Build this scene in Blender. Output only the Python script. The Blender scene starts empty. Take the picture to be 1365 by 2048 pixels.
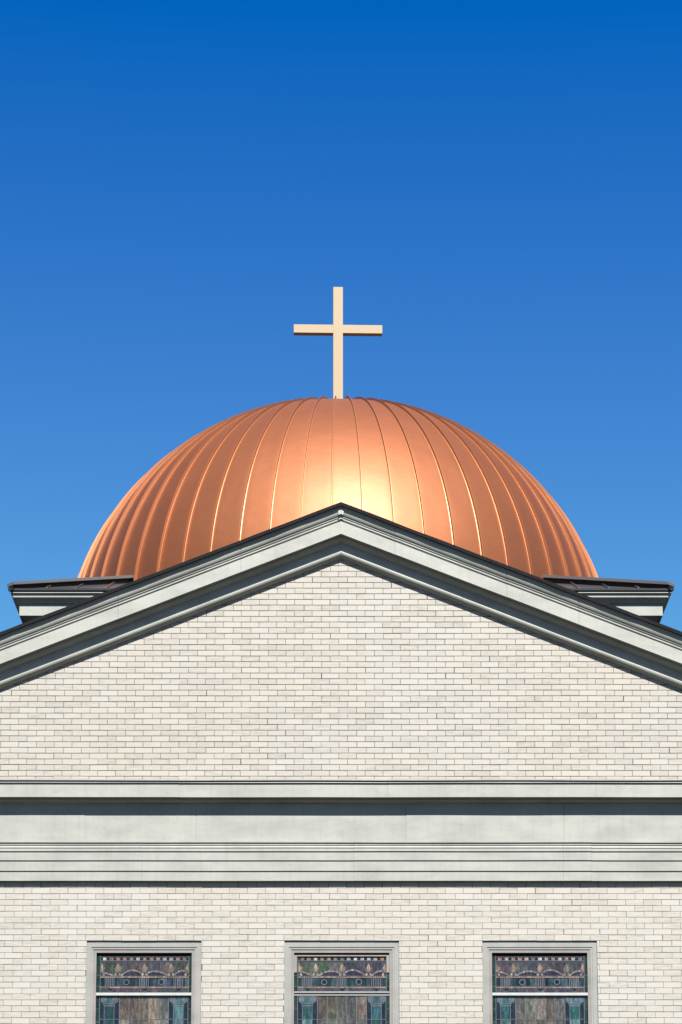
import bpy, bmesh, math, random
from mathutils import Vector, noise
random.seed(7)
R = math.radians
sc = bpy.context.scene
C = sc.collection

# ------------------------------------------------------------------ camera
cam_d = bpy.data.cameras.new('camera')
cam = bpy.data.objects.new('camera', cam_d); C.objects.link(cam)
cam.location = (0, -26.79, 1.6)
cam.rotation_euler = (R(90 + 8.856), 0, 0)
cam_d.sensor_fit = 'VERTICAL'; cam_d.sensor_height = 36; cam_d.sensor_width = 24
cam_d.lens = 85.18
cam_d.shift_y = 0.5254
cam_d.clip_start = 0.5; cam_d.clip_end = 5000
sc.camera = cam

# ------------------------------------------------------------------ light
SUN_EL, SUN_AZ = 51.5, 9.0            # degrees; azimuth to the right of straight-on
w = bpy.data.worlds.new('World'); sc.world = w; w.use_nodes = True
nt = w.node_tree; nt.nodes.clear()
sky = nt.nodes.new('ShaderNodeTexSky'); sky.sky_type = 'NISHITA'; sky.sun_disc = False
sky.sun_elevation = R(SUN_EL); sky.sun_rotation = R(180 - SUN_AZ)
sky.altitude = 0; sky.air_density = 1.0; sky.dust_density = 0.1; sky.ozone_density = 3.0
EXPO = 1.75
bg = nt.nodes.new('ShaderNodeBackground'); bg.inputs[1].default_value = 0.1
wo = nt.nodes.new('ShaderNodeOutputWorld')
sp = nt.nodes.new('ShaderNodeSeparateColor'); cmb = nt.nodes.new('ShaderNodeCombineColor')
nt.links.new(sky.outputs[0], sp.inputs[0])
UNIT = 1 / (0.1 * 2 ** EXPO)
def chan(i, off, power, k, top):      # deep polarised blue: per-channel response of the clear sky
    src = sp.outputs[i]
    for op, val in (('ADD', -off), ('MAXIMUM', 0.0), ('POWER', power), ('MULTIPLY', k * UNIT), ('MINIMUM', top * UNIT)):
        n = nt.nodes.new('ShaderNodeMath'); n.operation = op; n.inputs[1].default_value = val
        nt.links.new(src, n.inputs[0]); src = n.outputs[0]
    nt.links.new(src, cmb.inputs[i])
chan(0, .92, 1.0, .16, .22); chan(1, 0, 2.07, .0473, .44); chan(2, 0, .93, .181, .80)
nt.links.new(cmb.outputs[0], bg.inputs[0]); nt.links.new(bg.outputs[0], wo.inputs[0])
sd = bpy.data.lights.new('sun', 'SUN'); sd.energy = 5.0; sd.angle = R(0.5); sd.color = (1, 0.965, 0.91)
sun = bpy.data.objects.new('sun', sd); C.objects.link(sun)
sv = Vector((math.sin(R(SUN_AZ)) * math.cos(R(SUN_EL)), -math.cos(R(SUN_AZ)) * math.cos(R(SUN_EL)), math.sin(R(SUN_EL))))
sun.rotation_euler = (-sv).to_track_quat('-Z', 'Y').to_euler()
sun.location = sv * 60
sc.view_settings.view_transform = 'Standard'; sc.view_settings.look = 'None'
sc.view_settings.gamma = 1; sc.view_settings.exposure = EXPO

# ------------------------------------------------------------------ materials
def mat(name, col=(.5, .5, .5), rough=.6, metal=0.0, spec=.5):
    m = bpy.data.materials.new(name); m.use_nodes = True
    b = m.node_tree.nodes['Principled BSDF']
    b.inputs['Base Color'].default_value = (*col, 1); b.inputs['Roughness'].default_value = rough
    b.inputs['Metallic'].default_value = metal; b.inputs['Specular IOR Level'].default_value = spec
    return m
def N(m, t, **kw):
    n = m.node_tree.nodes.new(t)
    for k, v in kw.items():
        if k in n.inputs: n.inputs[k].default_value = v
        else: setattr(n, k, v)
    return n
def L(m, a, b): m.node_tree.links.new(a, b)
def B(m): return m.node_tree.nodes['Principled BSDF']
def coords(m, scale):
    tc = N(m, 'ShaderNodeTexCoord'); mp = N(m, 'ShaderNodeMapping'); mp.inputs['Scale'].default_value = scale
    L(m, tc.outputs['Object'], mp.inputs[0]); return mp.outputs[0]
def nz(m, scale_vec, scale=1.0, detail=4, rough=.55):
    n = N(m, 'ShaderNodeTexNoise'); n.inputs['Scale'].default_value = scale
    n.inputs['Detail'].default_value = detail; n.inputs['Roughness'].default_value = rough
    L(m, coords(m, scale_vec), n.inputs['Vector']); return n.outputs['Fac']
def ramp(m, fac, stops):
    r = N(m, 'ShaderNodeValToRGB'); e = r.color_ramp.elements
    e[0].position, e[0].color = stops[0][0], (*stops[0][1], 1)
    e[1].position, e[1].color = stops[-1][0], (*stops[-1][1], 1)
    for p, c in stops[1:-1]:
        k = e.new(p); k.color = (*c, 1)
    L(m, fac, r.inputs[0]); return r.outputs[0]
def mix(m, mode, fac, a, b):
    n = N(m, 'ShaderNodeMix'); n.data_type = 'RGBA'; n.blend_type = mode
    for sock, v in ((n.inputs['Factor'], fac), (n.inputs[6], a), (n.inputs[7], b)):
        if isinstance(v, (int, float)): sock.default_value = v
        elif isinstance(v, tuple): sock.default_value = (*v, 1)
        else: L(m, v, sock)
    return n.outputs[2]
def bump(m, fac, strength, dist):
    b = N(m, 'ShaderNodeBump'); b.inputs['Strength'].default_value = strength; b.inputs['Distance'].default_value = dist
    L(m, fac, b.inputs['Height']); return b.outputs[0]
g3 = lambda v: (v, v, v)

def painted(name, col, dirt=.16, rough=.5):
    m = mat(name, col, rough)
    a = ramp(m, nz(m, (1.2, 1.2, 3.0), 1.5, 6), [(.3, g3(1 - dirt)), (.62, g3(1.0))])
    b = ramp(m, nz(m, (3, 3, 8), 4, 6, .7), [(.28, (.62, .60, .56)), (.37, g3(1.0))])
    s = ramp(m, nz(m, (9, 9, .7), 2, 5, .6), [(.3, (.90, .90, .87)), (.55, g3(1.0))])
    c = mix(m, 'MULTIPLY', 1.0, col, a); c = mix(m, 'MULTIPLY', .7, c, b); c = mix(m, 'MULTIPLY', .8, c, s)
    L(m, c, B(m).inputs['Base Color'])
    L(m, bump(m, nz(m, (2, 2, 2), 2.2, 3), .35, .01), B(m).inputs['Normal'])
    return m
TRIM = painted('grey_green_trim_paint', (.185, .189, .169), .22)
CASE = painted('window_frame_paint', (.150, .150, .141), .16)
INNER = painted('weathered_inner_frame_paint', (.135, .120, .110), .3)
RAIL = painted('white_sash_paint', (.235, .245, .233), .1)

def tinted(m, key='tint'):
    a = N(m, 'ShaderNodeVertexColor'); a.layer_name = key; return a.outputs['Color']

def brick_mat(name, base, cream, grey, grey_amt, cream_amt):
    m = mat(name, base, .55)
    t = tinted(m); sep = N(m, 'ShaderNodeSeparateColor'); L(m, t, sep.inputs[0])
    # tone of each brick
    g = ramp(m, sep.outputs[0], [(.0, g3(0)), (.45, g3(.05)), (.8, g3(grey_amt * .6)), (1, g3(grey_amt))])
    c = mix(m, 'MIX', g, base, grey)
    cr = ramp(m, sep.outputs[1], [(.55, g3(0)), (1, g3(cream_amt))])
    c = mix(m, 'MIX', cr, c, cream)
    # drifting warm / cool patches across the wall
    big = ramp(m, nz(m, (.5, .5, .9), 1.0, 3), [(.35, (1.0, .965, .90)), (.65, g3(1.0))])
    c = mix(m, 'MULTIPLY', .6, c, big)
    # horizontal smears along each brick face
    s = nz(m, (7, 7, 70), 1.0, 5, .7)
    amt = mix(m, 'MULTIPLY', 1.0, ramp(m, s, [(.42, g3(0)), (.60, g3(1))]), ramp(m, sep.outputs[2], [(.15, g3(.08)), (1, g3(1))]))
    c = mix(m, 'MIX', amt, c, mix(m, 'MULTIPLY', 1.0, c, (.74, .715, .67)))
    # rusty, chipped spots
    r = ramp(m, nz(m, (5, 5, 9), 3.0, 6, .75), [(.69, g3(0)), (.75, g3(.6))])
    c = mix(m, 'MIX', r, c, (.21, .15, .10))
    # rust washed onto the lowest course above the ledge
    tc = N(m, 'ShaderNodeTexCoord'); sx = N(m, 'ShaderNodeSeparateXYZ'); L(m, tc.outputs['Object'], sx.inputs[0])
    mr = N(m, 'ShaderNodeMapRange'); mr.inputs['From Min'].default_value = 8.862; mr.inputs['From Max'].default_value = 8.93
    mr.inputs['To Min'].default_value = 1; mr.inputs['To Max'].default_value = 0; L(m, sx.outputs[2], mr.inputs['Value'])
    gt = N(m, 'ShaderNodeMath'); gt.operation = 'GREATER_THAN'; gt.inputs[1].default_value = 8.80; L(m, sx.outputs[2], gt.inputs[0])
    st = mix(m, 'MULTIPLY', 1.0, mr.outputs[0], ramp(m, nz(m, (3, 3, 30), 1.5, 6, .75), [(.45, g3(0)), (.66, g3(.8))]))
    st = mix(m, 'MULTIPLY', 1.0, st, gt.outputs[0])
    c = mix(m, 'MIX', st, c, (.13, .085, .04))
    L(m, c, B(m).inputs['Base Color'])
    L(m, bump(m, nz(m, (30, 30, 60), 2, 4), .25, .004), B(m).inputs['Normal'])
    return m
BRICK = brick_mat('pale_grey_brick', (.217, .206, .186), (.220, .196, .162), (.165, .155, .138), .42, .35)
BRICK2 = brick_mat('pale_cream_brick', (.232, .223, .203), (.230, .205, .176), (.190, .183, .160), .36, .3)
def mortar_mat(name, a, b):
    m = mat(name, a, .9)
    L(m, ramp(m, nz(m, (1.3, 1.3, 2.2), 2, 6, .7), [(.35, a), (.62, b)]), B(m).inputs['Base Color'])
    return m
MORTAR = mortar_mat('dark_mortar', (.011, .008, .008), (.042, .031, .026))
MORTAR2 = mortar_mat('tan_mortar', (.060, .034, .026), (.125, .085, .065))

def copper_mat():
    m = mat('copper_dome_coating', (.17, .048, .016), .6, .78)
    b = B(m)
    f = nz(m, (.7, .7, .7), 1.3, 4)
    c = mix(m, 'MIX', f, (.190, .0605, .0195), (.176, .0550, .0175))
    c = mix(m, 'MULTIPLY', 1.0, c, tinted(m))
    L(m, c, b.inputs['Base Color'])
    L(m, ramp(m, nz(m, (1, 1, 1), 1.4, 4), [(.3, g3(.56)), (.7, g3(.60))]), b.inputs['Roughness'])
    b1 = bump(m, nz(m, (1.6, 1.6, 2.6), 1.2, 2, .5), .34, .022)
    b2 = N(m, 'ShaderNodeBump'); b2.inputs['Strength'].default_value = .22; b2.inputs['Distance'].default_value = .006
    L(m, nz(m, (5, 5, 9), 1.5, 3), b2.inputs['Height']); L(m, b1, b2.inputs['Normal'])
    L(m, b2.outputs[0], b.inputs['Normal'])
    b.inputs['Coat Weight'].default_value = .22; b.inputs['Coat Roughness'].default_value = .45
    return m
COPPER = copper_mat()
RIB = mat('copper_seam_coating', (.26, .100, .040), .50, .7)
B(RIB).inputs['Coat Weight'].default_value = .2; B(RIB).inputs['Coat Roughness'].default_value = .35
GOLD = mat('pale_gold_cross_metal', (.2, .15, .1), .6, .1, .3)
L(GOLD, mix(GOLD, 'MIX', nz(GOLD, (1, 1, 2), 2, 4), (.214, .163, .102), (.204, .154, .097)), B(GOLD).inputs['Base Color'])
BRONZE = mat('dark_bronze_roof_metal', (.115, .115, .10), .28, .8)
L(BRONZE, bump(BRONZE, nz(BRONZE, (2, 2, 2), 2, 3), .3, .01), B(BRONZE).inputs['Normal'])
CAPM = mat('grey_hip_cap_metal', (.095, .090, .093), .5, .3)
DARKM = mat('dark_eave_metal_and_cap_shade', (.005, .006, .0065), .6, .0, .2)  # eave metal; also colours the hip cap curbs as shade
def shingle_mat():
    m = mat('black_shingles', (.03, .03, .032), .9, 0, .15)
    L(m, ramp(m, nz(m, (6, 6, 6), 6, 5, .7), [(.3, (.002, .0025, .003)), (.7, (.007, .007, .008))]), B(m).inputs['Base Color'])
    return m
SHINGLE = shingle_mat()
def glass_mat():
    m = mat('stained_glass', (.1, .1, .1), .18)
    t = tinted(m)
    s = ramp(m, nz(m, (26, 26, 7), 1.6, 5, .7), [(.30, g3(.40)), (.5, g3(.95)), (.70, g3(2.2))])
    s2 = ramp(m, nz(m, (60, 60, 45), 2, 3, .6), [(.35, g3(.7)), (.68, g3(1.35))])
    c = mix(m, 'MULTIPLY', 1.0, t, s); c = mix(m, 'MULTIPLY', 1.0, c, g3(.40)); c = mix(m, 'MULTIPLY', 1.0, c, s2)
    L(m, c, B(m).inputs['Base Color'])
    L(m, bump(m, nz(m, (20, 20, 12), 3, 4, .6), .5, .004), B(m).inputs['Normal'])
    return m
GLASS = glass_mat()
LEAD = mat('lead_came', (.066, .066, .073), .5, .2)
def ground_mat():
    m = mat('dry_grass_ground', (.14, .14, .08), .95)
    L(m, ramp(m, nz(m, (1, 1, 1), .35, 8, .7), [(.35, (.022, .026, .013)), (.65, (.052, .047, .032))]), B(m).inputs['Base Color'])
    return m
GROUND = ground_mat()
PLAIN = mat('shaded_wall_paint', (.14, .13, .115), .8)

# ------------------------------------------------------------------ mesh helpers
class MB:
    def __init__(s): s.v = []; s.f = []; s.m = []; s.c = []
    def face(s, idx, mi=0, col=(0, 0, 0)): s.f.append(idx); s.m.append(mi); s.c.append(col)
    def box(s, x0, x1, y0, y1, z0, z1, mi=0, col=(0, 0, 0), skip=()):
        n = len(s.v)
        s.v += [(x0, y0, z0), (x1, y0, z0), (x1, y1, z0), (x0, y1, z0), (x0, y0, z1), (x1, y0, z1), (x1, y1, z1), (x0, y1, z1)]
        for k, q in enumerate(((0, 1, 5, 4), (1, 2, 6, 5), (2, 3, 7, 6), (3, 0, 4, 7), (4, 5, 6, 7), (3, 2, 1, 0))):
            if k in skip: continue
            s.face([n + i for i in q], mi, col)
    def brick(s, x0, x1, z0, z1, yf, yb, ch, col, mi=0):
        """front-facing brick with a small chamfer round its face"""
        n = len(s.v)
        j = lambda: random.uniform(-.0008, .0008)
        for (a, b, c, d, y) in ((x0, x1, z0, z1, yb), (x0, x1, z0, z1, yf + ch), (x0 + ch, x1 - ch, z0 + ch, z1 - ch, yf)):
            s.v += [(a + j(), y, c + j()), (b + j(), y, c + j()), (b + j(), y, d + j()), (a + j(), y, d + j())]
        for k in range(2):
            for i in range(4):
                a = n + k * 4 + i; b = n + k * 4 + (i + 1) % 4
                s.face([a, b, b + 4, a + 4], mi, col)
        s.face([n + 8, n + 9, n + 10, n + 11], mi, col)
    def sweep(s, prof, stations, mi=0, closed=True):
        """prof: (p, z) ring; stations: functions giving each ring's points"""
        k = len(prof); n0 = len(s.v)
        for st in stations: s.v += [st(i, p, z) for i, (p, z) in enumerate(prof)]
        for a in range(len(stations) - 1):
            for i in range(k if closed else k - 1):
                j = (i + 1) % k
                s.face([n0 + a * k + i, n0 + a * k + j, n0 + (a + 1) * k + j, n0 + (a + 1) * k + i], mi)
        if closed:
            s.face([n0 + i for i in range(k)][::-1], mi)
            s.face([n0 + (len(stations) - 1) * k + i for i in range(k)], mi)
    def build(s, name, mats, parent=None, smooth=False, origin=None):
        me = bpy.data.meshes.new(name)
        v = s.v
        if origin: v = [(a - origin[0], b - origin[1], c - origin[2]) for a, b, c in v]
        me.from_pydata(v, [], s.f)
        for m in (mats if isinstance(mats, (list, tuple)) else [mats]): me.materials.append(m)
        me.polygons.foreach_set('material_index', s.m)
        if any(c != (0, 0, 0) for c in s.c):
            at = me.color_attributes.new('tint', 'FLOAT_COLOR', 'CORNER')
            buf = []
            for poly, c in zip(me.polygons, s.c): buf += [c[0], c[1], c[2], 1.0] * poly.loop_total
            at.data.foreach_set('color', buf)
        if smooth: me.polygons.foreach_set('use_smooth', [True] * len(me.polygons))
        me.update()
        bm = bmesh.new(); bm.from_mesh(me); bmesh.ops.recalc_face_normals(bm, faces=bm.faces); bm.to_mesh(me); bm.free()
        o = bpy.data.objects.new(name, me); C.objects.link(o)
        if parent: o.parent = parent
        if origin:
            po = Vector(parent.location) if parent else Vector((0, 0, 0))
            o.location = Vector(origin) - po
        return o
def tag(o, label=None, cat=None, group=None, kind=None):
    if label: o['label'] = label
    if cat: o['category'] = cat
    if group: o['group'] = group
    if kind: o['kind'] = kind
    return o

# ------------------------------------------------------------------ ground
gm = MB(); gm.v = [(-900, -900, 0), (900, -900, 0), (900, 900, 0), (-900, 900, 0)]; gm.face([0, 1, 2, 3])
tag(gm.build('ground', GROUND), kind='structure')

# ------------------------------------------------------------------ church
church = bpy.data.objects.new('church', None); C.objects.link(church)
tag(church, 'pale brick church with a grey-green trimmed gable, stained glass windows and a copper dome', 'church')

HW = 7.7              # half width of the facade
SL = 0.4              # pitch of the gable
OPEN = [(-2.2189, .6465), (0.0083, .6465), (2.2386, .6465)]   # centre, half width of the openings
ZT, ZS = 7.0232, 4.40                                          # head and sill of the openings

def course(mb, z0, z1, xa, xb, phase, holes, mi, jt, jh):
    L0, J = .2032, jt
    x = xa - L0 + ((phase - xa) % L0)
    rows = [(xa, xb)]
    for c, h in holes:
        new = []
        for a, b in rows:
            if c + h <= a or c - h >= b: new.append((a, b)); continue
            if c - h > a: new.append((a, c - h))
            if c + h < b: new.append((c + h, b))
        rows = new
    while x < xb:
        j0 = random.uniform(-.002, .002)
        for a, b in rows:
            u0, u1 = max(x, a), min(x + L0, b)
            if u1 - u0 < .012: continue
            e0 = J / 2 if u0 > a else .0
            e1 = J / 2 if u1 < b else .0
            if random.random() < .06: e0 += random.uniform(.001, .006)
            wz = .0022 * noise.noise(Vector((x * .6, z0 * 1.3, 2.0)))
            col = (random.random(), random.random(), random.random())
            if any(abs((u0 + u1) / 2 - c) < h + .06 for c, h in OPEN) and 7.02 < (z0 + z1) / 2 < 7.12 and random.random() < .85:
                col = (random.uniform(.8, 1), random.uniform(.5, .9), random.uniform(.5, 1))
            dy = random.uniform(-.001, .001)
            mb.brick(u0 + e0, u1 - e1, z0 + wz + jh / 2 + random.uniform(-.0008, .0008), z1 + wz - jh / 2 + random.uniform(-.0008, .0008),
                     dy, .035, .0016, (col[0] + .001, col[1] + .001, col[2] + .001), mi)
        x += L0

# lower wall: courses below the entablature, with the window openings left out
mb = MB(); CH = .0677; z = 7.562 + 3 * CH; k = 0
while z > 0:
    z1, z0 = z, z - CH
    holes = [h for h in OPEN if z0 < ZT - .02 and z1 > ZS + .02]
    ph = -.4415 + (0 if (k % 2 == 0) else .1016) + random.uniform(-.006, .006)
    course(mb, max(z0, 0), z1, -HW, HW, ph, holes, 0, .0036, .0044)
    z -= CH; k += 1
# the mortar bed behind the faces
xs = [-HW]
for c, h in OPEN: xs += [c - h, c + h]
xs.append(HW)
for a, b in zip(xs[0::2], xs[1::2]): mb.box(a, b, .0035, .30, ZS, ZT, 1)
mb.box(-HW, HW, .0035, .30, 0, ZS, 1); mb.box(-HW, HW, .0035, .30, ZT, 7.80, 1)
tag(mb.build('brick_wall', [BRICK2, MORTAR2], church))

# tympanum
mb = MB(); z = 8.9301 - CH; k = 0
while z < 11.75:
    lim = (11.86 - (z + CH)) / SL
    course(mb, z, z + CH, -min(lim, HW), min(lim, HW), -.0234 + (k % 2) * .1016 + random.uniform(-.007, .007), [], 0, .0038, .0058)
    z += CH; k += 1
n = len(mb.v)
mb.v += [(-7.6, .0035, 8.80), (7.6, .0035, 8.80), (0, .0035, 11.85), (-7.6, .30, 8.80), (7.6, .30, 8.80), (0, .30, 11.85)]
for q in ((0, 1, 2), (5, 4, 3), (0, 3, 4, 1), (1, 4, 5, 2), (2, 5, 3, 0)): mb.face([n + i for i in q], 1)
tag(mb.build('gable_wall', [BRICK, MORTAR], church))

# ---- horizontal entablature
def wob(x, i, amp, f=.9): return amp * noise.noise(Vector((x * f, i * 3.7, 1.3)))
def stations(joints, amp=.0028, step=.12, xa=-HW - .15, xb=HW + .15, rake=False, seed=0, jd=.0025, wp=.002):
    xs = []; x = xa
    while x < xb: xs.append(x); x += step
    xs.append(xb)
    xs = [x for x in xs if all(abs(x - j) > .02 for j in joints)]
    if rake: xs = [x for x in xs if abs(x) > .04] + [0.0]
    rnd = random.Random(seed); segoff = [rnd.uniform(-.0015, .0015) for _ in range(len(joints) + 1)]
    out = []
    for x in xs: out.append((x, 0, sum(1 for j in joints if j < x)))
    for n_, j in enumerate(sorted(joints)):
        out += [(j - .0045, 0, n_), (j - .003, -jd, n_), (j + .003, -jd, n_), (j + .0045, 0, n_ + 1)]
    out.sort()
    res = []
    for x, dp, sg in out:
        o = segoff[sg]
        def st(i, p, z, x=x, dp=dp, o=o):
            if p < -.02: return (x, -p, z - (SL * abs(x) if rake else 0))
            return (x, -(p + dp + o + wob(x, seed, wp)), z + o + wob(x, seed + .3 * (i // 3), amp) - (SL * abs(x) if rake else 0))
        res.append(st)
    return res
J = [-6.9, -4.6, -1.83, .525, 2.88, 5.2, 6.7]
hor = [(-.05, 8.835), (.2200, 8.838), (.2200, 8.8220), (.1900, 8.8250), (.1900, 8.8171), (.2050, 8.8101), (.2070, 8.8008), (.1900, 8.7960), (.1900, 8.6368), (.180, 8.6368), (.180, 8.642), (.11, 8.642), (.1100, 8.6259), (.0990, 8.6216), (.0860, 8.6130), (.0700, 8.6043), (.055, 8.5995), (-.05, 8.598)]
mb = MB(); mb.sweep(hor, stations(J, .004, seed=1)); tag(mb.build('cornice', TRIM, church))
fr = [(-.05, 8.5975), (.05, 8.5975), (.05, 8.150), (-.05, 8.150)]
mb = MB(); mb.sweep(fr, stations([-5.1, -2.90, -1.64, .735, 2.525, 4.9], .002, seed=2)); tag(mb.build('frieze', TRIM, church))
ar = [(-.05, 8.1495), (.1000, 8.1495), (.1000, 8.1316), (.0880, 8.1316), (.0880, 8.1063), (.0760, 8.1063), (.0790, 8.0993), (.0860, 8.0923), (.0880, 8.0751), (.0780, 8.0690), (.0830, 8.0626), (.0830, 8.0365), (.072, 8.0365),
      (.0720, 7.9327), (.0610, 7.9327), (.0610, 7.8141), (.0500, 7.8141), (.0500, 7.7014), (-.05, 7.7014)]
mb = MB(); mb.sweep(ar, stations([-4.6, -2.25, .143, 2.51, 2.83, 5.3], .0026, seed=3)); tag(mb.build('architrave', TRIM, church))

# ---- raking cornice
cr = [(-.05, 12.09), (.2000, 12.0861), (.2000, 12.0619), (.1990, 12.0325), (.1940, 12.0047), (.1860, 11.9867), (.1720, 11.9703), (.1720, 11.9630), (.1580, 11.9630), (.1580, 11.9520), (.1660, 11.9485), (.1660, 11.9340), (.1600, 11.9267), (.1520, 11.9230), (.1520, 11.9150), (.1650, 11.9109), (.1650, 11.7620), (.155, 11.7620), (.155, 11.7665),
      (.0900, 11.7665), (.0900, 11.7514), (.0780, 11.7348), (.0580, 11.7183), (.0450, 11.7100), (.0450, 11.6960), (-.05, 11.6960)]
mb = MB(); mb.sweep(cr, stations([-6, -3.98, -2.55, -1.15, .62, 1.9, 2.72, 5.2], .0025, rake=True, seed=4, jd=.004, wp=.0008))
rake = tag(mb.build('raking_cornice', TRIM, church))
rf = [(-.05, 11.6955), (.03, 11.6955), (.03, 11.590), (-.05, 11.590)]
mb = MB(); mb.sweep(rf, stations([-4.2, -.02, .17, 3.4], .002, rake=True, seed=5)); tag(mb.build('raking_frieze', TRIM, church))
mo = [(-.03, 11.5895), (.0660, 11.5870), (.0690, 11.5800), (.0680, 11.5640), (.0610, 11.5480), (.0430, 11.5300), (.0200, 11.5172), (-.03, 11.5135)]
mb = MB(); mb.sweep(mo, stations([-2.7, 1.4, 3.2], .004, rake=True, seed=6)); tag(mb.build('raking_moulding', TRIM, church))
# the small mitre block where the two raking cornices meet
mb = MB()
for x0, x1, zt, zb, p in ((-.036, .034, 12.066, 11.972, .206), (-.030, .028, 11.972, 11.925, .178)):
    pts = [(x0, zt - .03), (0, zt), (x1, zt - .03), (x1 * .8, zb), (0, zb + .012), (x0 * .8, zb)]
    n = len(mb.v)
    mb.v += [(x, -p, z) for x, z in pts] + [(x, -.15, z) for x, z in pts]
    mb.face([n + i for i in range(6)][::-1]); mb.face([n + 6 + i for i in range(6)])
    for i in range(6): mb.face([n + i, n + (i + 1) % 6, n + 6 + (i + 1) % 6, n + 6 + i])
tag(mb.build('mitre_block', TRIM, rake))

# ---- gable roof with its shingle edge
mb = MB()
xs = [i * .11 for i in range(-75, 76)]
def rz(x): return 12.1145 - SL * abs(x)
for yy, half in ((0, 1),):
    rings = []
    for x in xs:
        jag = .238 + .003 * noise.noise(Vector((x * 3.1, 0, 5))) + (.003 if int(math.floor(x / .33)) % 2 else 0)
        s_ = .004 * noise.noise(Vector((x * 1.7, 4, 5)))
        th = .042 + .004 * noise.noise(Vector((x * 5, 9, 5)))
        rings.append([(x, -jag, rz(x) + s_), (x, -jag, rz(x) + s_ - th), (x, 21.5, rz(x) - .036), (x, 21.5, rz(x))])
    n = len(mb.v)
    for r_ in rings: mb.v += r_
    for a in range(len(rings) - 1):
        for i in range(4): mb.face([n + a * 4 + i, n + a * 4 + (i + 1) % 4, n + a * 4 + 4 + (i + 1) % 4, n + a * 4 + 4 + i])
    mb.face([n, n + 1, n + 2, n + 3]); m_ = n + 4 * (len(rings) - 1); mb.face([m_ + 3, m_ + 2, m_ + 1, m_])
roof = tag(mb.build('gable_roof', SHINGLE, church))
# thin metal drip edge glinting under the shingles
mb = MB(); de = [(.16, 12.082), (.2095, 12.082), (.2095, 12.066), (.203, 12.066), (.203, 12.074), (.16, 12.074)]
mb.sweep(de, stations([-2.4, 2.1], .004, rake=True, seed=9)); tag(mb.build('drip_edge', RAIL, roof))

# ---- side and rear walls of the nave
mb = MB()
mb.box(-HW, -HW + .3, .301, 21.0, 0, 8.98); mb.box(HW - .3, HW, .301, 21.0, 0, 8.98)
mb.box(-HW + .301, HW - .301, 20.7, 21.0, 0, 8.98)
n = len(mb.v); mb.v += [(-7.5, 20.7, 8.985), (7.5, 20.7, 8.985), (0, 20.7, 12.0), (-7.5, 21, 8.985), (7.5, 21, 8.985), (0, 21, 12.0)]
for q in ((0, 1, 2), (5, 4, 3), (0, 3, 4, 1), (1, 4, 5, 2), (2, 5, 3, 0)): mb.face([n + i for i in q])
def side_brick():
    m = mat('side_wall_brick', (.5, .48, .43), .8)
    bt = N(m, 'ShaderNodeTexBrick'); bt.inputs['Scale'].default_value = 1
    for k_, v_ in (('Brick Width', .2032), ('Row Height', .0677), ('Mortar Size', .003)): bt.inputs[k_].default_value = v_
    bt.inputs['Color1'].default_value = (.54, .52, .48, 1); bt.inputs['Color2'].default_value = (.46, .44, .40, 1); bt.inputs['Mortar'].default_value = (.14, .11, .09, 1)
    tc = N(m, 'ShaderNodeTexCoord'); sx = N(m, 'ShaderNodeSeparateXYZ'); ad = N(m, 'ShaderNodeMath'); cb = N(m, 'ShaderNodeCombineXYZ')
    L(m, tc.outputs['Object'], sx.inputs[0]); L(m, sx.outputs[0], ad.inputs[0]); L(m, sx.outputs[1], ad.inputs[1])
    L(m, ad.outputs[0], cb.inputs[0]); L(m, sx.outputs[2], cb.inputs[1]); L(m, cb.outputs[0], bt.inputs['Vector'])
    L(m, bt.outputs['Color'], B(m).inputs['Base Color']); return m
tag(mb.build('side_wall', side_brick(), church))

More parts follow.
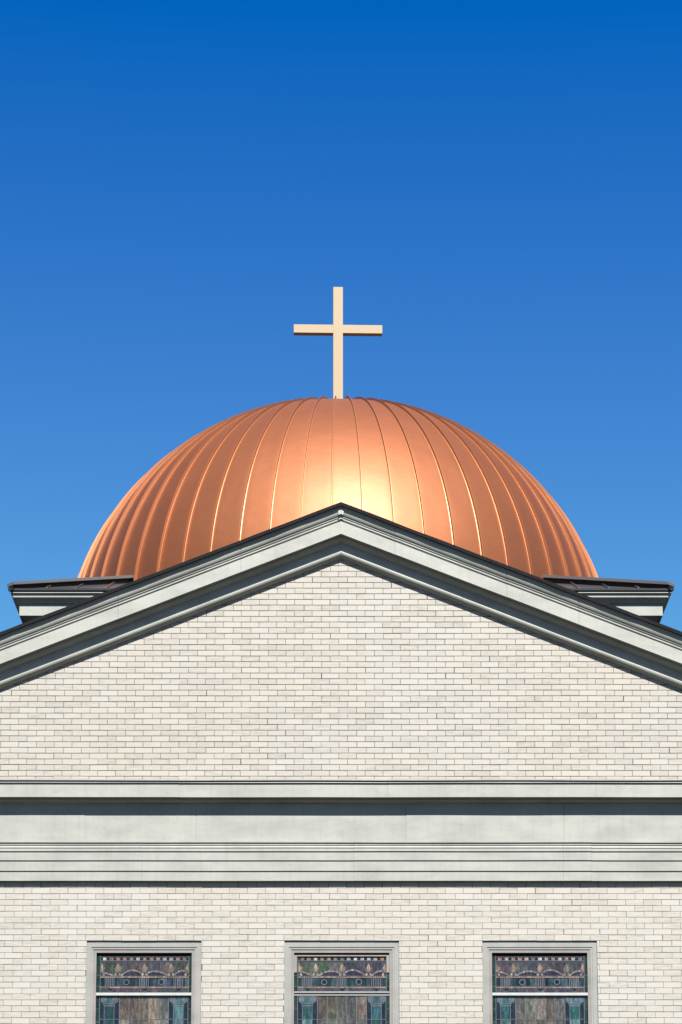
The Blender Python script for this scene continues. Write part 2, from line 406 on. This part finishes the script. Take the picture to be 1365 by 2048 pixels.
# ------------------------------------------------------------------ windows
GX, GZ = .001155, .001177            # metres per drawing unit of the glass design
NAVY, GREEN, TEAL = (.014, .022, .034), (.016, .042, .030), (.026, .078, .076)
PURP, BROWN, LILAC = (.055, .050, .060), (.080, .070, .052), (.075, .074, .085)
CREAM, ORANGE, FLAME, SEA = (.36, .33, .29), (.30, .15, .075), (.22, .155, .10), (.065, .13, .135)
def vary(c, a=.25, rnd=random):
    k = 1 + rnd.uniform(-a, a)
    return tuple(max(.002, v * k * (1 + rnd.uniform(-a, a) * .4)) for v in c)
def glass_mesh(cx, yb, seed, part, x_in=0):
    """part 'upper' or 'lower' light of one window; front surface towards -y"""
    rnd = random.Random(seed); mb = MB()
    X = lambda u: cx + (u - 674) * GX
    Zc = lambda v: 6.8618 - (v - 298) * GZ
    def poly(pts, col, lay=1, mi=0):
        n = len(mb.v); k = len(pts); y = yb - .0012 * lay
        mb.v += [(X(u), y, Zc(v)) for u, v in pts] + [(X(u), yb + .001, Zc(v)) for u, v in pts]
        mb.face([n + i for i in range(k)], mi, col)
        for i in range(k): mb.face([n + i, n + k + i, n + k + (i + 1) % k, n + (i + 1) % k], mi, col)
    def rect(a, b, c, d, col, lay=1): poly([(a, b), (c, b), (c, d), (a, d)], col, lay)
    def came(pts, wd=5, lay=4, mi=1, col=(.1, .1, .1)):
        for (a, b), (c, d) in zip(pts, pts[1:]):
            l = math.hypot(c - a, d - b) or 1; nx, ny = -(d - b) / l * wd / 2, (c - a) / l * wd / 2
            poly([(a + nx, b + ny), (c + nx, d + ny), (c - nx, d - ny), (a - nx, b - ny)], col, lay, mi)
    def ring(u, v, r, wd=5, seg=16, mi=1, col=(.1, .1, .1), lay=4):
        came([(u + r * math.cos(t * 2 * math.pi / seg), v + r * math.sin(t * 2 * math.pi / seg)) for t in range(seg + 1)], wd, lay, mi, col)
    def disc(u, v, r, col, lay=2): poly([(u + r * math.cos(t * math.pi / 6), v + r * math.sin(t * math.pi / 6)) for t in range(12)], col, lay)
    a0, a1 = 213, 1135
    if part == 'upper':
        rect(a0, 298, a1, 662, NAVY, 0)
        for s0, s1 in ((a0, 245), (1110, a1)):
            for v0, v1 in ((300, 395), (395, 525), (525, 662)): rect(s0, v0, s1, v1, vary(GREEN, .3, rnd))
        for v in (490, 600):
            came([(a0, v), (245, v)], 3); came([(1110, v), (a1, v)], 3)
        for i in range(13):
            u = 288 + i * 65; c = rnd.choice([CREAM, CREAM, ORANGE, FLAME, (.42, .36, .30), (.28, .20, .14)])
            rect(u - 17, 316, u + 17, 344, vary(c, .2, rnd), 1); rect(u + 19, 316, u + 46, 344, vary(NAVY, .4, rnd), 1)
        # mottled field behind the scrolls
        cuts = [246, 400, 545, 690, 830, 935, 1108]
        for c0, c1 in zip(cuts, cuts[1:]):
            rect(c0, 364, c1, 498, vary(rnd.choice([PURP, PURP, LILAC, (.06, .075, .05), (.075, .07, .065)]), .3, rnd), 1)
        # dark filling below the arches, then the arched bands
        arcs = [((262, 452), (318, 466), (385, 494)), ((452, 494), (545, 452), (648, 466)), ((712, 462), (800, 440), (905, 494)), ((970, 494), (1030, 452), (1102, 458))]
        if seed % 3 == 1: arcs = [((262, 458), (318, 474), (385, 494)), ((452, 494), (545, 442), (648, 470)), ((712, 466), (800, 452), (905, 492)), ((970, 490), (1030, 448), (1102, 464))]
        for q0, q1, q2 in arcs:
            P = []
            for i in range(13):
                t = i / 12
                P.append(tuple((1 - t) ** 2 * q0[k] + 2 * t * (1 - t) * (2 * q1[k] - .5 * q0[k] - .5 * q2[k]) + t * t * q2[k] for k in (0, 1)))
            for (u0, v0), (u1, v1) in zip(P, P[1:]): poly([(u0, v0), (u1, v1), (u1, 498), (u0, 498)], vary((.035, .03, .05), .2, rnd), 2)
            for i, (s, e) in enumerate(zip(P, P[1:])): came([s, e], 13, 3, 0, vary(FLAME if i % 4 else CREAM, .25, rnd))
            came([(u, v - 7) for u, v in P], 2.5, 4); came([(u, v + 7) for u, v in P], 2.5, 4)
        for u, half in ((258, 1), (420, 0), (678, 0), (938, 0), (1098, -1)):
            du = rnd.uniform(-3, 3); u += du
            def fl(pts, c):
                P = [(u + a_, b_) for a_, b_ in pts if not (half == 1 and a_ < -12) and not (half == -1 and a_ > 12)]
                if len(P) > 2: poly(P, vary(c, .2, rnd), 4); came(P + [P[0]], 2.5, 5)
            fl([(0, 372), (13, 400), (17, 425), (8, 452), (0, 462), (-8, 452), (-17, 425), (-13, 400)], (.30, .19, .11))
            fl([(24, 402), (32, 420), (22, 455), (10, 470), (8, 458), (20, 430)], (.16, .14, .10))
            fl([(-24, 402), (-8, 458), (-10, 470), (-22, 455), (-32, 420), (-20, 430)], (.16, .14, .10))
            fl([(18, 466), (32, 480), (28, 494), (14, 494), (8, 480)], (.33, .27, .20))
            fl([(-18, 466), (-8, 480), (-14, 494), (-28, 494), (-32, 480)], (.33, .27, .20))
        for v in (506, 607):
            rect(246, v - 7, 1108, v + 7, (.2, .15, .11), 2)
            for i in range(9): rect(248 + i * 96, v - 6, 340 + i * 96, v + 6, vary(rnd.choice([FLAME, (.30, .2, .14), (.24, .19, .16)]), .2, rnd), 3)
            came([(246, v - 8), (1108, v - 8)], 3, 5); came([(246, v + 8), (1108, v + 8)], 3, 5)
        x = 246
        while x < 1106:
            x2 = min(1108, x + rnd.uniform(28, 60)); rect(x, 515, x2, 599, vary(rnd.choice([NAVY, (.03, .055, .06), (.045, .06, .08), (.025, .04, .042)]), .35, rnd), 1); x = x2
        for u in (338, 672, 1008):
            for i in range(6): came([(u - 42 + i * 17, 516), (u - 42 + i * 17, 598)], 5, 4)
        for u, v in ((503, 558), (842, 555)):
            disc(u, v, 24, (.012, .02, .035), 3); ring(u, v, 26, 6)
        rect(246, 615, 1108, 662, PURP, 1)
        for i in range(7): rect(246 + i * 123, 616, 369 + i * 123, 662, vary(rnd.choice([PURP, LILAC, (.075, .06, .07)]), .3, rnd), 2)
        for u in (345, 680, 1010):
            poly([(u - 45, 618), (u + 45, 618), (u, 650)], (.012, .02, .028), 3); came([(u - 48, 617), (u, 652), (u + 48, 617)], 3)
        for v in (347, 361): came([(246, v), (1108, v)], 4)
        for u in (246, 1109): came([(u, 300), (u, 662)], 4)
        came([(246, 313), (1108, 313)], 3)
    else:
        vend = 2360
        rect(a0, 690, a1, vend, NAVY, 0)
        for s0, s1 in ((a0, 243), (1104, a1)):
            v = 690
            while v < vend: rect(s0, v, s1, min(v + 126, vend), vary(GREEN, .35, rnd)); came([(s0, v), (s1, v)], 3); v += 128
        for u0 in (243, 916):
            o = u0 - 243
            poly([(250 + o, 696), (430 + o, 696), (425 + o, 742), (392 + o, 765), (388 + o, 790), (288 + o, 790), (284 + o, 765), (255 + o, 742)], vary(SEA, .2, rnd), 2)
            came([(250 + o, 696), (430 + o, 696)], 4)
            for cu in (284, 397):
                disc(cu + o, 724, 24, vary((.10, .15, .17), .2, rnd), 3); ring(cu + o, 724, 25, 3.5); ring(cu + o, 724, 12, 3, 10)
            came([(284 + o, 766), (392 + o, 766)], 3.5, 5); came([(286 + o, 790), (390 + o, 790)], 5, 5)
            came([(255 + o, 742), (284 + o, 766), (288 + o, 790)], 4); came([(425 + o, 742), (392 + o, 766), (388 + o, 790)], 4)
            v = 792
            while v < vend:
                e = min(v + 128 if v > 800 else 918, vend)
                rect(290 + o, v, 386 + o, e, vary(TEAL if rnd.random() < .75 else SEA, .3, rnd), 2); came([(246 + o, e), (432 + o, e)], 4); v = e
            came([(290 + o, 790), (290 + o, vend)], 4); came([(386 + o, 790), (386 + o, vend)], 4)
        cols = [436, 531, 628, 724, 818, 916]
        for c0, c1 in zip(cols, cols[1:]):
            v = 690
            while v < vend:
                e = 918 if v == 690 else min(v + 200, vend)
                rect(c0, v, c1, e, vary(rnd.choice([(.10, .085, .062), (.125, .118, .11), (.10, .095, .085), (.16, .14, .105), (.08, .068, .052)]), .22, rnd), 1)
                came([(c0, e), (c1, e)], 4); v = e
        for u in cols + [244, 1104]: came([(u, 690), (u, vend)], 4.5)
    return mb

for wi, (cx, h) in enumerate(OPEN):
    lab = ['leftmost', 'middle', 'right-hand'][wi]
    def ringpart(mb, hx0, hx1, zt0, zt1, y0, y1, zb=ZS):
        """three-sided head and jambs, mitred; hx outer/inner half widths"""
        for sg in (-1, 1):
            n = len(mb.v)
            P = [(cx + sg * hx0, zb), (cx + sg * hx1, zb), (cx + sg * hx1, zt1), (cx + sg * hx0, zt0)]
            mb.v += [(x, y0, z) for x, z in P] + [(x, y1, z) for x, z in P]
            for q in ((0, 1, 2, 3), (7, 6, 5, 4), (0, 4, 5, 1), (1, 5, 6, 2), (3, 7, 4, 0)): mb.face([n + i for i in q])
        n = len(mb.v)
        P = [(cx - hx0, zt0), (cx + hx0, zt0), (cx + hx1, zt1), (cx - hx1, zt1)]
        mb.v += [(x, y0, z) for x, z in P] + [(x, y1, z) for x, z in P]
        for q in ((0, 1, 2, 3), (7, 6, 5, 4), (0, 4, 5, 1), (2, 6, 7, 3)): mb.face([n + i for i in q])
    mb = MB()
    ringpart(mb, .6465, .594, ZT, ZT - .072, .018, .16)
    ringpart(mb, .5935, .572, ZT - .0725, ZT - .097, .0245, .16)
    mb.box(cx - .68, cx + .68, -.06, .16, ZS - .09, ZS)          # sill
    wobj = mb.build('window', CASE, church)
    if wi == 1: tag(wobj, 'middle window with a narrow inner sash round its upper pane')
    mb = MB(); ringpart(mb, .5715, .537, ZT - .0975, ZT - .134, .032, .15)
    tag(mb.build('frame', INNER, wobj))
    yb = .062
    if wi == 1:   # the middle light has its own narrow sash round the upper glass
        mb = MB()
        ringpart(mb, .5365, .505, ZT - .158, ZT - .172, .046, .06, 6.665)
        tag(mb.build('sash', INNER, wobj))
    for part in ('upper', 'lower'):
        g = glass_mesh(cx, yb, wi + 1, part)
        go = g.build('stained_glass', [GLASS, LEAD], wobj)
    mb = MB()
    if wi == 1:
        mb.box(cx - .5365, cx + .5365, .040, .062, 6.4310, 6.4480)
        mb.box(cx - .5365, cx + .5365, .052, .062, 6.4020, 6.4300)
    else: mb.box(cx - .5365, cx + .5365, .036, .062, 6.4020, 6.4330)
    tag(mb.build('meeting_rail', RAIL if wi != 1 else CASE, wobj))
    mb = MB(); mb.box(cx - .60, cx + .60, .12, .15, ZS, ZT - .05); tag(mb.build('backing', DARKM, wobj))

# ------------------------------------------------------------------ square base under the dome
BX, BY, BH = 0.0, 9.526, 4.126
def square_ring(mb, prof, mi=0):
    k = len(prof); n = len(mb.v)
    for sx_, sy_ in ((-1, -1), (1, -1), (1, 1), (-1, 1)):
        mb.v += [(BX + sx_ * (BH + p), BY + sy_ * (BH + p), z) for p, z in prof]
    for a in range(4):
        b = (a + 1) % 4
        for i in range(k):
            j = (i + 1) % k
            mb.face([n + a * k + i, n + a * k + j, n + b * k + j, n + b * k + i], mi)
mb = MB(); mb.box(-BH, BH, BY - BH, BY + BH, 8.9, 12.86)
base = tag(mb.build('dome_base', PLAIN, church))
bp = [(-.05, 12.90), (.394, 12.90), (.394, 12.885), (.372, 12.880), (.366, 12.872), (.368, 12.8400), (.362, 12.8270), (.335, 12.8220), (.325, 12.7968), (.312, 12.7900), (.308, 12.7700), (.285, 12.7650), (.285, 12.6001), (.275, 12.6001), (.25, 12.62), (-.05, 12.62)]
mb = MB(); square_ring(mb, bp); tag(mb.build('base_cornice', TRIM, base))
ep = [(.30, 12.9215), (.395, 12.9215), (.398, 12.9150), (.410, 12.9150), (.410, 12.945), (.30, 12.96)]
mb = MB(); square_ring(mb, ep); tag(mb.build('eave_edge', DARKM, base))
# hipped standing-seam skirt roof
E0 = BH + .40; T0 = 2.4; ZE = 12.936; HS = .42
mb = MB(); n = 0
for half, zz in ((E0, ZE), (T0, ZE + (E0 - T0) * HS)):
    mb.v += [(-half, BY - half, zz), (half, BY - half, zz), (half, BY + half, zz), (-half, BY + half, zz)]
for half, zz in ((E0, ZE - .012), (T0, ZE + (E0 - T0) * HS - .03)):
    mb.v += [(-half, BY - half, zz), (half, BY - half, zz), (half, BY + half, zz), (-half, BY + half, zz)]
for a in range(4):
    b = (a + 1) % 4
    mb.face([a, b, 4 + b, 4 + a]); mb.face([8 + a, 8 + b, 12 + b, 12 + a][::-1]); mb.face([a, b, 8 + b, 8 + a]); mb.face([4 + a, 4 + b, 12 + b, 12 + a])
skirt = tag(mb.build('skirt_roof', BRONZE, church))
tag(skirt)
for side in range(4):
    for i in range(-11, 12):
        u = i * .405 + .02
        if abs(u) > E0 - .25: continue
        ln = min(E0 - abs(u) - .08, E0 - T0)
        mb = MB(); P = []
        for d_, w_, hh in ((.0, .012, .036), (ln, .012, .036)):
            z_ = ZE + d_ * HS
            for du, dz in ((-w_, 0), (w_, 0), (w_ * .8, hh), (-w_ * .8, hh)):
                x_, y_ = u + du, -(E0 - d_)
                for _ in range(side): x_, y_ = -y_, x_
                mb.v.append((x_, BY + y_, z_ + dz - .004 + (0.004 if dz == 0 else 0)))
        for q in ((0, 1, 2, 3), (7, 6, 5, 4), (0, 4, 5, 1), (1, 5, 6, 2), (2, 6, 7, 3), (3, 7, 4, 0)): mb.face(list(q))
        tag(mb.build('roof_seam', BRONZE, skirt))
for sx_, sy_ in ((-1, -1), (1, -1), (1, 1), (-1, 1)):
    mb = MB()
    # wide cap sheet up each hip, over a narrow curb blackened as its shadow
    for (hw_, z0, z1, mi) in ((.045, .0, .060, 1), (.078, .060, .102, 0)):
        n = len(mb.v)
        for t in (0.0, 2.0):
            cx_, cy_, cz_ = sx_ * (E0 - t), sy_ * (E0 - t), ZE + t * HS
            for sd_ in (-1, 1):
                for zz in (z0, z1):
                    dz = -.02 if t == 0 and mi == 1 else 0
                    mb.v.append((cx_ - sd_ * hw_ * sy_ * .7071 * 1.0, BY + cy_ + sd_ * hw_ * sx_ * .7071, cz_ + zz + dz - (.012 if mi == 0 and t == 0 else 0)))
        for q in ((0, 1, 3, 2), (4, 6, 7, 5), (0, 4, 5, 1), (2, 3, 7, 6), (1, 5, 7, 3), (0, 2, 6, 4)): mb.face([n + i for i in q], mi)
    tag(mb.build('hip_cap', [CAPM, DARKM], skirt))

# ------------------------------------------------------------------ copper dome
DX, DZ, DR = -.047, 13.04, 4.26
NS = 60; PH0 = R(-90 - 1.15)
mb = MB(); lats = [-8 + i * 2 for i in range(49)]; sub = 4
prnd = random.Random(11); ptone = [tuple(pk * k for pk in [prnd.uniform(.91, 1.05)] for k in (1, 1, 1)) for _ in range(NS)]
for la in lats:
    for s_ in range(NS * sub):
        a = PH0 + 2 * math.pi * s_ / (NS * sub); t = (s_ % sub) / sub
        # sheets are a little flat between seams and pillow irregularly
        pan = s_ // sub
        dent = .0035 * noise.noise(Vector((pan * 7.3, la * .09, 0))) * math.sin(math.pi * t)
        r = DR - .004 * math.sin(math.pi * t) + dent
        c_, s2 = math.cos(R(la)), math.sin(R(la))
        mb.v.append((DX + r * c_ * math.cos(a), BY + r * c_ * math.sin(a), DZ + r * s2))
K = NS * sub
for i in range(len(lats) - 1):
    for j in range(K):
        mb.face([i * K + j, i * K + (j + 1) % K, (i + 1) * K + (j + 1) % K, (i + 1) * K + j], 0, ptone[j // sub])
dome = tag(mb.build('dome', COPPER, church, smooth=True))
# one standing seam, then copies turned round the dome
def rib_mesh():
    mb = MB(); las = [-3 + i * 2.5 for i in range(37)]
    sec = [(-.014, -.004), (-.014, .002), (-.0065, .005), (-.0035, .042), (.0035, .042), (.0065, .005), (.014, .002), (.014, -.004)]
    k = len(sec)
    for la in las:
        la = min(la, 86.6)
        taper = 1 if la < 75 else max(.45, 1 - (la - 75) / 22)
        for du, dr in sec:
            r = DR + dr * (1 if dr < 0.01 else taper)
            mb.v.append((du * taper, -r * math.cos(R(la)), r * math.sin(R(la))))
    for a in range(len(las) - 1):
        for i in range(k):
            j = (i + 1) % k; mb.face([a * k + i, a * k + j, (a + 1) * k + j, (a + 1) * k + i])
    mb.face(list(range(k))); mb.face([(len(las) - 1) * k + i for i in range(k)][::-1])
    return mb
seam = rib_mesh().build('standing_seam', RIB, dome)
for i in range(NS):
    o = seam if i == 0 else seam.copy()
    if i: C.objects.link(o); o.parent = dome
    o.location = (DX, BY, DZ); o.rotation_euler = (0, 0, R(-1.15) + 2 * math.pi * i / NS)
# flashing collar where the dome meets the skirt roof
mb = MB(); sec = [(DR - .02, 12.95), (DR + .05, 12.95), (DR + .05, 13.075), (DR + .03, 13.095), (DR - .02, 13.10)]
k = len(sec)
for s_ in range(96):
    a = 2 * math.pi * s_ / 96
    mb.v += [(DX + r * math.cos(a), BY + r * math.sin(a), z) for r, z in sec]
for s_ in range(96):
    for i in range(k): mb.face([s_ * k + i, s_ * k + (i + 1) % k, ((s_ + 1) % 96) * k + (i + 1) % k, ((s_ + 1) % 96) * k + i])
tag(mb.build('flashing', BRONZE, dome, smooth=False))

# ------------------------------------------------------------------ cross on the dome
cross = bpy.data.objects.new('cross', None); C.objects.link(cross)
cross.location = (-.048, BY, DZ + DR); cross.rotation_euler = (0, 0, R(1.4))
tag(cross, 'plain pale gold cross standing on top of the copper dome', 'cross')
def bevel_box(name, x0, x1, y0, y1, z0, z1, m, parent):
    mb = MB(); mb.box(x0, x1, y0, y1, z0, z1)
    o = mb.build(name, m, parent)
    bm = bmesh.new(); bm.from_mesh(o.data)
    bmesh.ops.bevel(bm, geom=bm.edges[:], offset=.004, segments=2, affect='EDGES'); bm.to_mesh(o.data); bm.free()
    return o
top = 19.55 - (DZ + DR)
bevel_box('upright', -.0765, .0765, -.060, .060, -.05, top, GOLD, cross)
cb = MB()
for s_ in (-1, 1): pass
bevel_box('crossbar', -.703, .703, -.052, .052, 18.772 - (DZ + DR), 18.915 - (DZ + DR), GOLD, cross)
# low square foot plate bedded in the crown of the dome
mb = MB(); mb.box(-.16, .16, -.14, .14, -.04, .012); mb.build('foot_plate', COPPER, cross)
